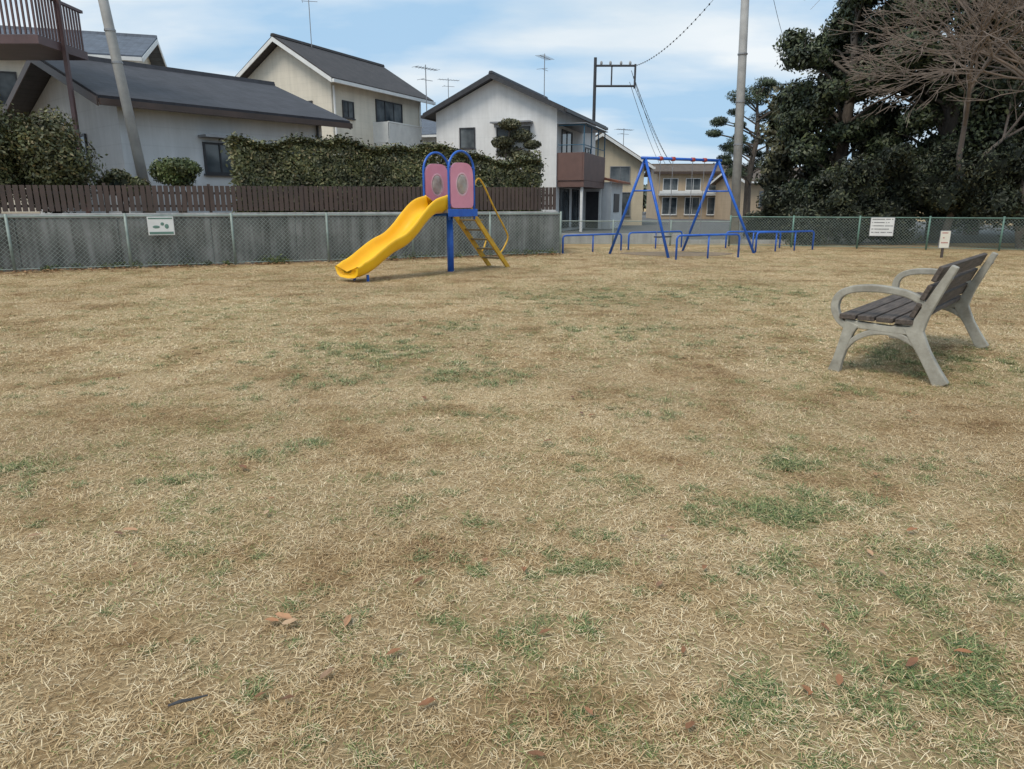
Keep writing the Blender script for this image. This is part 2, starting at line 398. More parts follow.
lm=leafmat('fallen_leaf',[(0,(.16,.07,.03)),(.5,(.34,.15,.07)),(1,(.6,.46,.32))],3)
fl=MB()
def leaf(x,y,s,a,z=.02):
    P=[]; 
    for k in range(10):
        q=2*math.pi*k/10; rr=s*(1 if k%5 else 1.25)*random.uniform(.82,1.1); px=math.cos(q)*rr; py=math.sin(q)*rr*.5
        P.append((x+px*math.cos(a)-py*math.sin(a),y+px*math.sin(a)+py*math.cos(a),z+.35*abs(py)+.25*px*random.uniform(-.2,1)))
    fl.add([(x,y,z)]+P,[(0,k+1,(k+1)%10+1) for k in range(10)])
for (x,y,s) in [(-.73,1.98,.030),(-.70,1.95,.026),(-.76,1.96,.022),(-1.55,2.6,.026),(-1.58,2.57,.02),(1.62,2.6,.026),(-1.9,2.55,.024),(-1.35,3.3,.03),(1.15,1.75,.024),(1.33,1.8,.022),(.1,1.9,.018),(-.1,2.35,.02),(-.35,1.8,.02),(.7,2.3,.018),(-.6,4.6,.03),(.5,4.2,.026),(.2,1.55,.016),(.45,1.5,.018),(-.6,1.6,.016)]:
    leaf(x,y,s,random.uniform(0,6),.026)
for _ in range(230):
    y=random.uniform(1.4,16); x=random.uniform(-.7,.7)*y; leaf(x,y,random.uniform(.008,.024),random.uniform(0,6),.022)
for _ in range(1300):
    t_=random.uniform(-2,LF); q=along(t_,-abs(random.gauss(.05,.4))-.08); leaf(q.x,q.y,random.uniform(.02,.045),random.uniform(0,6),random.uniform(.02,.05))
fl.obj('fallen_leaves',lm)
st=MB(); st.path([(-.90,1.565,.03),(-.87,1.575,.036),(-.85,1.585,.033),(-.81,1.60,.035)],[.003,.005,.004,.002],6); st.obj('fallen_stick',mt['dark'])

# ------------------------------------------------------------------ slide
SL=empty('playground_slide',(-1.23,14.2,0),math.atan2(.785,.62))
m=MB(); m.tube((0,0,-.05),(0,0,1.13),.065,n=16); m.obj('centre_post',mt['blue'],SL,True)
m=MB(); m.box(-.4,.4,-.35,.35,1.15,1.2); m.obj('deck',mt['grey'],SL,bevel=.006)
m=MB(); m.box(-.42,.42,-.37,-.352,1.08,1.22); m.box(-.42,.42,.352,.37,1.08,1.22); m.box(-.06,.06,-.35,.35,1.09,1.147); m.obj('deck_frame',mt['blue'],SL,bevel=.006)
for sy in (-1,1):
    y=sy*.33; m=MB()
    P=[(-.36,y,1.02),(-.36,y,1.5),(-.36,y,1.93)]+[(.36*-math.cos(a),y,1.93+.36*math.sin(a)) for a in np.linspace(0,math.pi,17)[1:-1]]+[(.36,y,1.93),(.36,y,1.5),(.36,y,1.02)]
    m.path(P,.022,10); m.obj('arch_rail',mt['blue'],SL,True)
    K=40; outl=[];hole=[]
    for k in range(K):
        a=2*math.pi*k/K; cx,sx=math.cos(a),math.sin(a)
        px=.325*math.copysign(abs(cx)**.22 if sx<=0 else abs(cx)**.55,cx); pz=1.66+.42*math.copysign(abs(sx)**(.55 if sx>0 else .22),sx)
        outl.append((px,pz)); hole.append((.15*cx,1.68+.19*sx))
    m=MB(); vs=[];th=.018
    for yy in (y-th,y+th):
        vs+=[(px,yy,pz) for px,pz in outl]+[(px,yy,pz) for px,pz in hole]
    fs=[]
    for k in range(K):
        k2=(k+1)%K
        fs+=[(k,k2,K+k2,K+k),(2*K+k2,2*K+k,3*K+k,3*K+k2),(k2,k,2*K+k,2*K+k2),(K+k,K+k2,3*K+k2,3*K+k)]
    m.add(vs,fs); m.obj('pink_panel',mt['pink'],SL,bevel=.004)
    m=MB(); m.path([(.165*math.cos(a),y-.0,1.68+.205*math.sin(a)) for a in np.linspace(0,2*math.pi,33)],.024,8,False); m.obj('window_ring',mt['pinkl'],SL,True)
    m=MB(); m.ell((0,y,1.68),(.15,.07,.19),20,12); m.obj('window_bubble',mt['bubble'],SL,True)
    m=MB(); 
    for zz in (1.3,2.0): 
        m.tube((-.36,y,zz),(-.30,y,zz),.012); m.tube((.30,y,zz),(.36,y,zz),.012)
    m.obj('panel_clamps',mt['blue'],SL)
    y=sy*.26; m=MB()
    m.prism([(.40,1.2),(.40,1.06),(1.45,0),(1.58,0)],'y',y-.02,y+.02); m.obj('ladder_stringer',mt['yellow2'],SL,bevel=.004)
    m=MB(); pr=catmull([(.37,y*1.15,1.62),(.5,y*1.2,1.80),(.66,y*1.2,1.70),(1.0,y*1.2,1.24),(1.36,y*1.2,.80),(1.46,y*1.15,.62),(1.36,y*1.05,.42),(1.26,y,.32)],6)
    m.path(pr,.018,8); m.obj('handrail',mt['yellow2'],SL,True)
m=MB()
for i in range(1,6):
    z=1.2*i/6; x=.46+(1-z/1.2)*1.05; m.box(x-.09,x+.1,-.24,.24,z-.016,z+.016)
m.obj('ladder_steps',mt['step'],SL,bevel=.004)
prof=catmull([(.34,1.19),(.60,1.16),(.85,1.02),(1.1,.80),(1.38,.61),(1.68,.50),(1.95,.36),(2.2,.22),(2.42,.14),(2.60,.125)],5)
sec=[(-.31,.16),(-.31,.20),(-.285,.222),(-.255,.20),(-.235,.10),(-.19,.03),(-.10,.002),(0,0),(.10,.002),(.19,.03),(.235,.10),(.255,.20),(.285,.222),(.31,.20),(.31,.16),(.275,.02),(.20,-.04),(0,-.055),(-.20,-.04),(-.275,.02)]
m=MB(); vs=[]; n=len(sec); fs=[]
for i,p in enumerate(prof):
    a=prof[max(i-1,0)]; b=prof[min(i+1,len(prof)-1)]; tx,tz=b[0]-a[0],b[1]-a[1]; l=math.hypot(tx,tz); tx/=l; tz/=l; nx,nz=-tz,tx
    hs=1+.35*max(0,1-i/10)-.35*max(0,(i-len(prof)+6)/6)
    for (y,h) in sec:
        hh=h*hs if h>0 else h
        vs.append((-(p[0]+nx*hh),y,p[1]+nz*hh))
for i in range(len(prof)-1):
    for k in range(n): fs.append((i*n+k,i*n+(k+1)%n,(i+1)*n+(k+1)%n,(i+1)*n+k))
fs.append(tuple(range(n))); fs.append(tuple((len(prof)-1)*n+k for k in range(n-1,-1,-1)))
m.add(vs,fs); o=m.obj('chute',mt['yellow'],SL,True)
ms=o.modifiers.new('s','SUBSURF'); ms.levels=1; ms.render_levels=1
m=MB(); m.tube((-2.3,-.18,-.02),(-2.3,-.18,.12),.025); m.tube((-2.3,.18,-.02),(-2.3,.18,.12),.025); m.obj('chute_support',mt['blue'],SL)

# ------------------------------------------------------------------ swing
SW=empty('playground_swing')
A1=Vector((3.38,18.6,2.45)); A2=Vector((5.62,20.0,2.47))
m=MB(); ext=(A2-A1).normalized()*.12
m.tube(A1-ext,A2+ext,.038,n=12); m.obj('top_beam',mt['blue'],SW,True)
m=MB()
for A,f1,f2 in ((A1,(2.65,19.4,-.05),(3.96,17.9,-.05)),(A2,(4.95,20.7,-.05),(6.7,19.6,-.05))):
    f1=Vector(f1); f2=Vector(f2); m.tube(A,f1,.036,n=12); m.tube(A,f2,.036,n=12)
    a=A.lerp(f1,.32); b=A.lerp(f2,.32); m.tube(a,b,.02)
m.obj('frame_legs',mt['blue'],SW,True)
m=MB(); c=MB(); sd=MB(); dv=(A2-A1); pn=Vector((-dv.y,dv.x,0)).normalized()
for tt in (.28,.72):
    ctr=A1.lerp(A2,tt)
    for sg in (-.22,.22):
        q=ctr+dv.normalized()*sg; c.tube(q,Vector((q.x,q.y,.5)),.009,n=5); m.tube(q-dv.normalized()*.05,q+dv.normalized()*.05,.055,n=10)
    u=dv.normalized(); P=[ctr+u*-.24+pn*-.09,ctr+u*.24+pn*-.09,ctr+u*.24+pn*.09,ctr+u*-.24+pn*.09]
    sd.prism([(p.x,p.y) for p in P],'z',.46,.495)
m.obj('hangers',mt['red'],SW,True); c.obj('chains',mt['grey'],SW); sd.obj('seats',mt['dark'],SW,bevel=.01)
def rail(p0,p1,h=.58,n=3):
    e=empty('swing_guard_rail'); p0=Vector(p0); p1=Vector(p1); d=(p1-p0); Z=Vector((0,0,h)); dn=d.normalized()
    m=MB(); P=[p0,p0+Z*.85,p0+Z*.96+dn*.03,p0+Z+dn*.1,p1+Z-dn*.1,p1+Z*.96-dn*.03,p1+Z*.85,p1]
    m.path(P,.026,8)
    for i in range(1,n): q=p0+d*i/n; m.tube(q,q+Z,.022)
    m.obj('rail_tube',mt['blue'],e,True)
rail((4.0,17.3,0),(5.75,18.05,0),.58,2); rail((6.85,20,0),(8.95,21.2,0),.55,3); rail((1.4,19.6,0),(3.2,20.9,0),.48,2); rail((3.45,21.1,0),(5.3,22.3,0),.5,2)
rail((6.6,22.0,0),(8.3,22.1,0),.5,2)
m=MB(); m.prism([(4.5+1.5*math.cos(a)*(1+.1*math.sin(3*a)),19.3+.9*math.sin(a)) for a in np.linspace(0,2*math.pi,24)[:-1]],'z',-.1,.016); m.obj('bare_soil_patch',mt['soil'])

# ------------------------------------------------------------------ bench
BN=empty('park_bench',(3.10,5.02,0),math.atan2(.655,-.755)); BN.scale=(1.06,1.0,1.02)
def ribbon(mb,pts,wd,y0,y1,k=6):
    P=catmull(pts,k); Wd=np.interp(np.linspace(0,1,len(P)),np.linspace(0,1,len(wd)),wd)
    L=[];Rr=[]
    for i,p in enumerate(P):
        a=P[max(i-1,0)]; b=P[min(i+1,len(P)-1)]; t_=b-a; t_/=np.linalg.norm(t_); nn=np.array([-t_[1],t_[0]])
        L.append(p+nn*Wd[i]/2); Rr.append(p-nn*Wd[i]/2)
    n=len(P); vs=[(q[0],y0,q[1]) for q in L]+[(q[0],y0,q[1]) for q in Rr]+[(q[0],y1,q[1]) for q in L]+[(q[0],y1,q[1]) for q in Rr]
    fs=[]
    for i in range(n-1):
        fs+=[(i,i+1,n+i+1,n+i),(2*n+i+1,2*n+i,3*n+i,3*n+i+1),(i+1,i,2*n+i,2*n+i+1),(n+i,n+i+1,3*n+i+1,3*n+i)]
    fs+=[(0,n,3*n,2*n),(2*n-1,n-1,3*n-1,4*n-1)]
    mb.add(vs,fs)
BL=1.98
for nm,yc in (('near_frame',-.05),('far_frame',-BL+.05)):
    parts=[([(-.06,0),(0,.10),(.07,.22),(.13,.33),(.17,.42)],[.10,.085,.08,.10,.12],.034),
           ([(.655,0),(.635,.10),(.61,.22),(.585,.33),(.56,.40)],[.085,.07,.07,.08,.10],.034),
           ([(.10,.385),(.3,.375),(.5,.385),(.62,.40)],[.07,.055,.055,.05],.030),
           ([(.05,.18),(.14,.28),(.28,.345),(.42,.34),(.54,.27),(.60,.17)],[.02,.04,.045,.045,.04,.02],.028),
           ([(.15,.36),(.11,.50),(.04,.68),(-.035,.86)],[.10,.075,.06,.045],.032),
           ([(.60,.36),(.665,.42),(.70,.51),(.675,.60),(.59,.65),(.44,.668),(.28,.655),(.17,.62),(.09,.55)],[.045,.05,.055,.055,.055,.055,.05,.05,.045],.030)]
    for j,(p,wd,hw) in enumerate(parts):
        m=MB(); ribbon(m,p,wd,yc-hw-.0007*j,yc+hw+.0007*j); m.obj(nm,mt['cast'],BN,bevel=.008)
m=MB()
for i in range(4):
    x=.165+i*.125; m.box(x,x+.112,-BL+.0,0.0,.425,.462)
m.obj('seat_slats',mt['wood'],BN,bevel=.006)
for (x,z) in ((.115,.535),(.066,.665),(.014,.80)):
    m=MB(); m.box(-.016,.016,-BL+.0,0,-.057,.057); o=m.obj('back_slat',mt['wood'],BN,bevel=.006); o.location=(x+.045,0,z); o.rotation_euler=(0,R(-21),0)
m=MB(); m.box(.28,.34,-BL+.09,-.09,.34,.375); m.obj('under_beam',mt['cast'],BN)
m=MB()
for yc in (-.05,-BL+.05):
    for x,z in ((.13,.53),(.08,.66),(.03,.79)): m.tube((x-.06,yc,z-.02),(x-.045,yc,z-.015),.014,n=8)
m.obj('bolts',mt['grey'],BN)

# ------------------------------------------------------------------ signs
def sign(name,o,d,w,h,z,border,lines,pic=False,post=False,face=None,ink='dark'):
    ang=math.atan2(d[1],d[0]); e=empty(name,(o[0],o[1],0),ang)
    m=MB(); m.box(-w/2,w/2,-.006,.006,z-h/2,z+h/2); m.obj('board',mt[border],e,bevel=.002)
    m=MB(); m.box(-w/2+.015,w/2-.015,-.010,-.0065,z-h/2+.015,z+h/2-.015); m.obj('face',face or mt['white'],e)
    m=MB()
    for i in range(lines):
        zz=z+h/2-.06-i*(h-.08)/lines; x=-w/2+.05
        while x<w/2-.05-(.1 if i%2 else 0):
            cw=random.uniform(.012,.026)
            if random.random()<.85: m.box(x,x+cw,-.013,-.0105,zz-.013,zz+.013)
            x+=cw+.008
    if lines: m.obj('lettering',mt[ink],e)
    if pic:
        m=MB(); m.ell((.03,-.012,z+.04),(.035,.003,.035)); m.ell((-.09,-.012,z-.02),(.07,.003,.03)); m.ell((.11,-.012,z-.01),(.04,.003,.05)); m.obj('pictogram',mt['green'],e)
        m=MB(); m.box(-w/2+.02,w/2-.02,-.0125,-.0105,z-h/2+.02,z-h/2+.07); m.box(-w/2+.02,w/2-.02,-.0125,-.0105,z+h/2-.05,z+h/2-.02); m.obj('band',mt['green'],e)
    if post:
        m=MB(); m.box(-.025,.025,.008,.05,0,z+h/2-.02); m.obj('post',mt['wood'],e)
    return e
q=along(3.01,-.16); sign('notice_sign',(q.x,q.y),(e_.x,e_.y),.5,.38,.87,'white',0,pic=True)
dR=Vector((12.5,-4.1,0)).normalized(); q=Vector((7,23,0))+dR*4.35+Vector((0,-.07,0))
sign('notice_sign',(q.x,q.y),(dR.x,dR.y),.66,.56,.66,'grey',5)
cream=M('cream_face',(.80,.76,.66),(.70,.66,.56))
e=sign('small_post_sign',(10.85,17.9),(1,0),.27,.44,.46,'grey',3,post=True,face=cream,ink='red')

# ------------------------------------------------------------------ foliage
def hedge(name,p0,p1,off0,off1,z0,z1a,z1b,n,mat,size=.06):
    e=empty(name)
    u=rng.random(n); t_=p0+(p1-p0)*u; top=z1a+(z1b-z1a)*u
    top=top+.08*np.sin(t_*2.1)+.05*np.sin(t_*5.3+1)
    kind=rng.random(n); off=np.where(kind<.55,off0+np.abs(rng.normal(0,.10,n)),rng.uniform(off0,off1,n))
    z=np.where(kind<.55,rng.uniform(0,1,n)*(top-z0)+z0,top-np.abs(rng.normal(0,.09,n))+.1*(rng.random(n)<.06))
    off=off+.10*np.sin(t_*3.1+z*2)*.6+np.clip(z-(top-.22),0,1)*.7*(kind<.55)
    ends=rng.random(n)<.08; t_=np.where(ends,np.where(rng.random(n)<.5,p0,p1)+rng.normal(0,.08,n),t_)
    P=np.array([FA.x,FA.y,0])+np.outer(t_,np.array(e_))+np.outer(off,np.array(nb)); P[:,2]=z+rng.normal(0,.02,n)
    nr=np.tile(np.array([-nb.x,-nb.y,.5]),(n,1)); nr[kind>=.55]=(0,0,1)
    leafobj('leaves',P,size,mat,e,.5,nr)
    m=MB(); wallprism(m,p0+.15,p1-.15,off0+.22,off1-.1,z0,min(z1a,z1b)-.25); m.obj('inner_shade_box',mt['core'],e)  # opaque filler box, near-black colour paints the shade behind the hedge leaves
    return e
def tOf(X): return (X-FA.x)/e_.x
hedge('clipped_hedge',tOf(-5.95),tOf(-1.85),.55,1.6,1.0,2.76,2.70,38000,mt['hedge'],.045)
hedge('clipped_hedge',tOf(-1.75),tOf(1.0),.6,1.5,1.0,2.66,2.42,22000,mt['hedge'],.045)

def shrub(name,c,r,n,mat,size=.06,k=9,spread=.6,stem=True,z0=1.0):
    e=empty(name); pts=[];nr=[]
    for i in range(k):
        d=unit(1)[0]; cc=np.array(c)+d*np.array(r)*spread*random.uniform(.5,1); rr=np.array(r)*random.uniform(.38,.6)
        a,b=clump(cc,rr,n//k,.3); pts.append(a); nr.append(b)
    P=np.concatenate(pts); Nr=np.concatenate(nr); kk=P[:,2]>z0-.02
    leafobj('leaves',P[kk],size,mat,e,.5,Nr[kk])
    bb,_=clump(c,tuple(x*.6 for x in r),n//30,.5); leafobj('inner_shade_leaves',bb,size*3,mt['core'],e,.7)  # oversized dark leaves, inner shade of the shrub put into their colour
    if stem:
        m=MB(); 
        for i in range(4): m.path([(c[0]+random.uniform(-.1,.1),c[1],z0-.1),(c[0]+random.uniform(-.2,.2),c[1],(c[2]+z0)/2),(c[0]+random.uniform(-.4,.4)*r[0],c[1],c[2]+.2)],[.04,.03,.015],6)
        m.obj('stems',mt['bark'],e)
shrub('garden_shrub',(-9.75,15.4,2.2),(1.1,.8,1.15),20000,mt['hedge'],.045,20,.75)
shrub('garden_shrub',(-11.1,14.75,2.25),(1.2,.8,1.25),20000,mt['hedge'],.045,20,.75)
shrub('rounded_bush',(-7.45,16.3,2.0),(.72,.6,.40),9000,mt['hedgeb'],.038,14,.5)
shrub('garden_shrub',(-8.6,16.0,1.7),(.6,.5,.35),3500,mt['hedge'],.045,6)
e=empty('wall_foot_weeds'); pts=[]
for i in range(46):
    q=along(random.uniform(-1,LF),-random.uniform(-.05,.25)); r=random.uniform(.08,.24); a,_=clump((q.x,q.y,.05),(r*1.5,r*.6,r*.8),110,.5); pts.append(a[a[:,2]>0])
leafobj('leaves',np.concatenate(pts),.028,mt['hedgeb'],e,.4)
e=empty('cloud_pruned_tree'); pts=[];nr=[]; m=MB(); m.path([(-.2,33,1.0),(-.1,33,2.6),(-.3,33,3.6),(0,33,4.9)],[.1,.08,.06,.03],8)
for (x,z,r) in ((-.5,3.0,.6),(.5,3.35,.6),(-.4,4.0,.55),(.4,4.3,.6),(-.1,4.75,.5),(.95,3.0,.5),(-.1,3.6,.6),(.9,3.9,.4)):
    a,b=clump((x,33+random.uniform(-.3,.3),z),(r,r*.8,r*.5),1300,.3); pts.append(a); nr.append(b); m.tube((-.15,33,z-.3),(x,33,z-.05),.035,.015,6)
leafobj('leaves',np.concatenate(pts),.06,mt['leafo'],e,.5,np.concatenate(nr)); m.obj('trunk',mt['bark'],e)

def tree(name,x,y,h,Rr,z0,k,n,mat,size,flat=.75,lean=0,cr0=.2,cr1=.36):
    e=empty(name); m=MB(); top=h*.85
    tr=[(x,y,-.1),(x+lean*.3,y,h*.3),(x+lean*.6+.2,y+.1,h*.6),(x+lean,y,top)]
    m.path(tr,[.32,.25,.17,.05],9)
    pts=[];nr=[];big=[]
    for i in range(k):
        ph=random.uniform(0,2*math.pi); zz=z0+(h-z0)*((i+.5)/k); f=(zz-z0)/(h-z0)
        prof=math.sin(math.pi*min(1,max(.08,f*.86+.12)))**.6
        rr=Rr*prof*math.sqrt(random.uniform(.1,1)); c=(x+lean*f+rr*math.cos(ph),y+rr*math.sin(ph),zz)
        cr=Rr*random.uniform(cr0,cr1)
        a,b=clump(c,(cr*random.uniform(.8,1.3),cr,cr*flat*random.uniform(.7,1.2)),n//k,.34); pts.append(a); nr.append(b)
        bb,_=clump(c,(cr*.6,cr*.6,cr*flat*.6),n//k//26,.5); big.append(bb)
        zb=max(.6,zz-cr*.8-.3*rr); q=(x+lean*zb/h,y,min(zb,top)); mid=((q[0]+c[0])/2,(q[1]+c[1])/2,(q[2]+c[2])/2+.15)
        m.path([q,mid,c],[.08,.05,.02],5,False)
        for _ in range(3):
            d=Vector(unit(1)[0])*cr*1.15; d.z=abs(d.z)*.7; m.path([c,(c[0]+d.x*.5,c[1]+d.y*.5,c[2]+d.z*.6),(c[0]+d.x,c[1]+d.y,c[2]+d.z)],[.025,.016,.006],4,False)
    leafobj('leaves',np.concatenate(pts),size,mat,e,.5,np.concatenate(nr))
    leafobj('inner_shade_cards',np.concatenate(big),size*3.5,mt['core'],e,.7)  # large near-black leaf cards painting the dark interior of the crown
    m.obj('trunk_and_limbs',mt['bark'],e,True); return e
tree('evergreen_tree',13.2,29.5,10.0,2.7,1.2,52,50000,mt['leafw'],.085)
tree('evergreen_tree',16.2,27.5,12.5,3.3,.8,64,60000,mt['leafw'],.085)
tree('evergreen_tree',20.2,26.5,13.0,3.6,.8,60,54000,mt['leafo'],.085)
tree('evergreen_tree',24.5,25.5,12.5,3.8,.8,50,34000,mt['leafw'],.095)
tree('evergreen_tree',15.0,34.0,9.0,3.2,1,40,22000,mt['leafo'],.11)
tree('evergreen_tree',20.5,32.0,13,4,1,40,22000,mt['leafw'],.12)
tree('evergreen_tree',26,31.0,13,4,1,36,16000,mt['leafw'],.13)
e=empty('undergrowth'); pts=[];nr=[];big=[]
for i in range(95):
    u=random.uniform(.05,1.15); q=Vector((7,23,0))+Vector((12.5,-4.1,0))*u+Vector((.3,.95,0))*random.uniform(.9,4.0)
    if q.x<8.8: continue
    r=random.uniform(.45,1.0); z=random.uniform(.4,2.9)*(1 if q.x>11 else .5)
    a,b=clump((q.x,q.y,z),(r,r,r*.8),1000,.4); k=a[:,2]>.02; pts.append(a[k]); nr.append(b[k]); bb,_=clump((q.x,q.y,z),(r*.7,r*.7,r*.6),26,.4); big.append(bb[bb[:,2]>.1])
leafobj('leaves',np.concatenate(pts),.06,mt['leafd'],e,.4,np.concatenate(nr)); leafobj('inner_shade_cards',np.concatenate(big),.28,mt['core'],e,.7)  # second mesh: dark cards added to paint deep shade between the clumps
def bare(name,p,h,seed,dirn,depth=7,r0=.14,pull=-.05):
    rs=random.Random(seed); m=MB(); tw=MB()
    def br(q,d,l,r,k):
        d=d.normalized(); q2=q+d*l*.5+Vector((rs.uniform(-1,1),rs.uniform(-1,1),rs.uniform(-.5,.5)))*l*.08; q3=q+d*l
        (m if r>.02 else tw).path([q,q2,q3],[r,r*.88,r*.76],6 if r>.03 else 3,False)
        if k==0: return
        nb_=2 if rs.random()<.5 else 3
        for i in range(nb_):
            a=Vector((rs.gauss(0,1),rs.gauss(0,1),rs.gauss(0,.8))).normalized()
            nd=(d+a*rs.uniform(.3,.75)+Vector((pull,0,.03))).normalized()
            br(q3,nd,l*rs.uniform(.68,.9),max(.007,r*rs.uniform(.5,.7)) if i else max(.007,r*.74),k-1)
        if k<depth-1 and rs.random()<.7:
            a=Vector((rs.gauss(0,1),rs.gauss(0,1),rs.gauss(0,.6))).normalized(); br(q2,(d+a).normalized(),l*.6,max(.007,r*.35),max(0,k-3))
    e=empty(name); br(Vector(p),Vector(dirn),h,r0,depth)
    m.obj('trunk_and_limbs',mt['twig'],e,True); tw.obj('twigs',mt['twig'],e)
bare('bare_tree',(15.6,21.8,-.1),2.2,3,(-.12,-.03,1),8,.15,-.06)
bare('bare_tree',(17.6,20.9,-.1),2.5,11,(-.22,0,1),8,.16,-.09)
bare('bare_tree',(14.2,23.6,-.1),2.2,23,(.1,-.05,1),7,.13,0)
bare('bare_tree',(19.0,21.6,-.1),2.8,47,(-.25,-.05,1),8,.15,-.08)
e=empty('pine_tree'); pts=[];nr=[]; m=MB(); m.path([(15.0,46,-.1),(14.9,46,3),(15.3,46,5.5),(15.0,46,8.0)],[.25,.2,.14,.05],8); m.path([(16.2,46.5,-.1),(16.3,46.5,3),(16.0,46.5,6)],[.2,.15,.05],8)
for i in range(40):
    z=3.2+5.4*i/39; w_=2.8*math.sin(math.pi*(.25+.68*i/39))**.7; ph=random.uniform(0,6.28); rr=w_*math.sqrt(random.random()); c=(15.1+rr*math.cos(ph),46+rr*math.sin(ph)*.6,z)
    r=random.uniform(.4,.9); a,b=clump(c,(r,r*.8,r*.45),700,.4); pts.append(a); nr.append(b); m.path([(15.1,46,max(2.5,z-.8)),((15.1+c[0])/2,c[1],z-.25),c],[.06,.04,.02],5)
leafobj('needles',np.concatenate(pts),.09,mt['pineleaf'],e,.25,np.concatenate(nr)); m.obj('trunk',mt['bark'],e)
e=empty('distant_tree_row'); pts=[];nr=[]
for i in range(90):
    x=random.uniform(4,75); y=random.uniform(95,110); r=random.uniform(1.5,3); z=random.uniform(.5,3.0)+ (2.0 if x>28 else 0); a,b=clump((x,y,z),(r,r,r*.7),260,.3); pts.append(a); nr.append(b)
P=np.concatenate(pts); k=P[:,2]>0; leafobj('leaves',P[k],.45,mt['distant'],e,.6,np.concatenate(nr)[k])
shrub('roadside_shrub',(8.9,25.6,.6),(1.0,.7,.6),5000,mt['leafd'],.05,10,z0=0)
shrub('roadside_shrub',(15.6,20.7,.4),(.8,.4,.4),4000,mt['leafo'],.045,9,z0=0)
shrub('roadside_shrub',(16.2,20.5,.6),(1.0,.5,.6),5000,mt['hedge'],.045,9,z0=0)

# ------------------------------------------------------------------ houses
class House:
    def __init__(s,name,org,ang,W,D,z0,ze,zr,ridge,over,wall,roof,trim='white',rake=None,th=.16):
        s.e=empty(name,(org[0],org[1],0),ang); s.W=W;s.D=D
        m=MB()
        if ridge=='y':
            m.prism([(0,z0),(W,z0),(W,ze),(W/2,zr-.02),(0,ze)],'y',0,D); half=W/2; sl=(zr-ze)/half
        else:
            m.prism([(0,z0),(D,z0),(D,ze),(D/2,zr-.02),(0,ze)],'x',0,W); half=D/2; sl=(zr-ze)/half
        m.obj('walls',wall,s.e)
        zl=ze-over*sl; T=half*2; ax='y' if ridge=='y' else 'x'; LL=D if ridge=='y' else W
        m=MB(); m.prism([(-over,zl+.02),(half,zr+.02),(T+over,zl+.02),(T+over,zl+.02+th),(half,zr+.04+th),(-over,zl+.02+th)],ax,-over,LL+over); m.obj('roof',roof,s.e)
        m=MB(); m.prism([(half-.12,zr+th+.0),(half+.12,zr+th+.0),(half+.07,zr+th+.12),(half-.07,zr+th+.12)],ax,-over-.02,LL+over+.02); m.obj('ridge_cap',roof,s.e)
        tm=mt[trim]; m=MB()
        for a0,a1 in ((-over-.035,-over-.003),(LL+over+.003,LL+over+.035)):
            m.prism([(-over,zl-.06),(half,zr-.06),(half,zr+th-.03),(-over,zl+th-.03)],ax,a0,a1)
            m.prism([(T+over,zl-.06),(half+.001,zr-.06),(half+.001,zr+th-.03),(T+over,zl+th-.03)],ax,a0,a1)
        for u0,u1 in ((-over-.12,-over-.004),(T+over+.004,T+over+.12)):
            if ax=='y': m.box(u0,u1,-over,LL+over,zl-.04,zl+.10)
            else: m.box(-over,LL+over,u0,u1,zl-.04,zl+.10)
        m.obj('fascia_gutter',tm,s.e)
        s.fr=MB(); s.gl=MB(); s.zl=zl
    def _b(s,mb,face,a0,a1,d0,d1,z0,z1):
        if face=='front': mb.box(a0,a1,-d1,-d0,z0,z1)
        elif face=='right': mb.box(s.W+d0,s.W+d1,a0,a1,z0,z1)
        else: mb.box(-d1,-d0,a0,a1,z0,z1)
    def win(s,face,a,z,w,h,mull=1):
        b=s._b; f=.05
        b(s.gl,face,a+f,a+w-f,.002,.02,z+f,z+h-f)
        b(s.fr,face,a,a+f,.0,.06,z,z+h); b(s.fr,face,a+w-f,a+w,.0,.06,z,z+h)
        b(s.fr,face,a+f,a+w-f,.0,.057,z+h-f,z+h); b(s.fr,face,a+f,a+w-f,0,.057,z,z+f); b(s.fr,face,a-.04,a+w+.04,0,.09,z-.05,z-.002)
        for i in range(mull): x=a+w*(i+1)/(mull+1); b(s.fr,face,x-.02,x+.02,.021,.05,z+f,z+h-f)
    def done(s,fm='grey'):
        s.fr.obj('window_frames',mt[fm],s.e); s.gl.obj('window_glass',mt['glass'],s.e)

wG=siding('light_grey_siding',(.72,.74,.76),2.2,depth=.2); wB=siding('cream_beige_siding',(.78,.72,.61),3.3,depth=.25); wW=siding('white_stucco',(.80,.80,.80),1.1,depth=.1)
wT=siding('tan_siding',(.50,.38,.26),3,depth=.3); wC=siding('cream_siding',(.68,.58,.42),3,depth=.2)
rA=roofmat('dark_slate_roof',(.045,.045,.055),'x',12); rB=roofmat('brown_slate_roof',(.05,.042,.042),'y',9); rC=roofmat('charcoal_roof',(.06,.065,.08),'y',9); rF=roofmat('blue_grey_tile_roof',(.10,.12,.155),'x',9)
rD=roofmat('brown_tile_roof',(.12,.085,.06),'y',9)
A=House('grey_bungalow',(-9.45,17.85),math.atan2(.75,.66),5.7,7,1.0,3.75,4.95,'x',.6,wG,rA,'brown')
A.win('front',2.0,2.1,.9,.8); A.win('front',4.1,1.6,1.4,1.3); A.win('left',2.2,2.2,1.4,.9)
m=MB(); m.tube((.3,-.08,1),(.3,-.08,3.6),.04); m.tube((5.5,-.08,1),(5.5,-.08,3.6),.04); m.obj('drainpipes',mt['dark'],A.e)
m=MB(); m.box(1.9,3.0,-.45,-.02,3.0,3.06); m.obj('window_awning',mt['grey'],A.e); A.done('dark')
B=House('beige_two_storey_house',(-13.03,36.1),math.atan2(-.447,.894),5.5,7.2,.9,6.85,8.5,'y',.5,wB,rB)
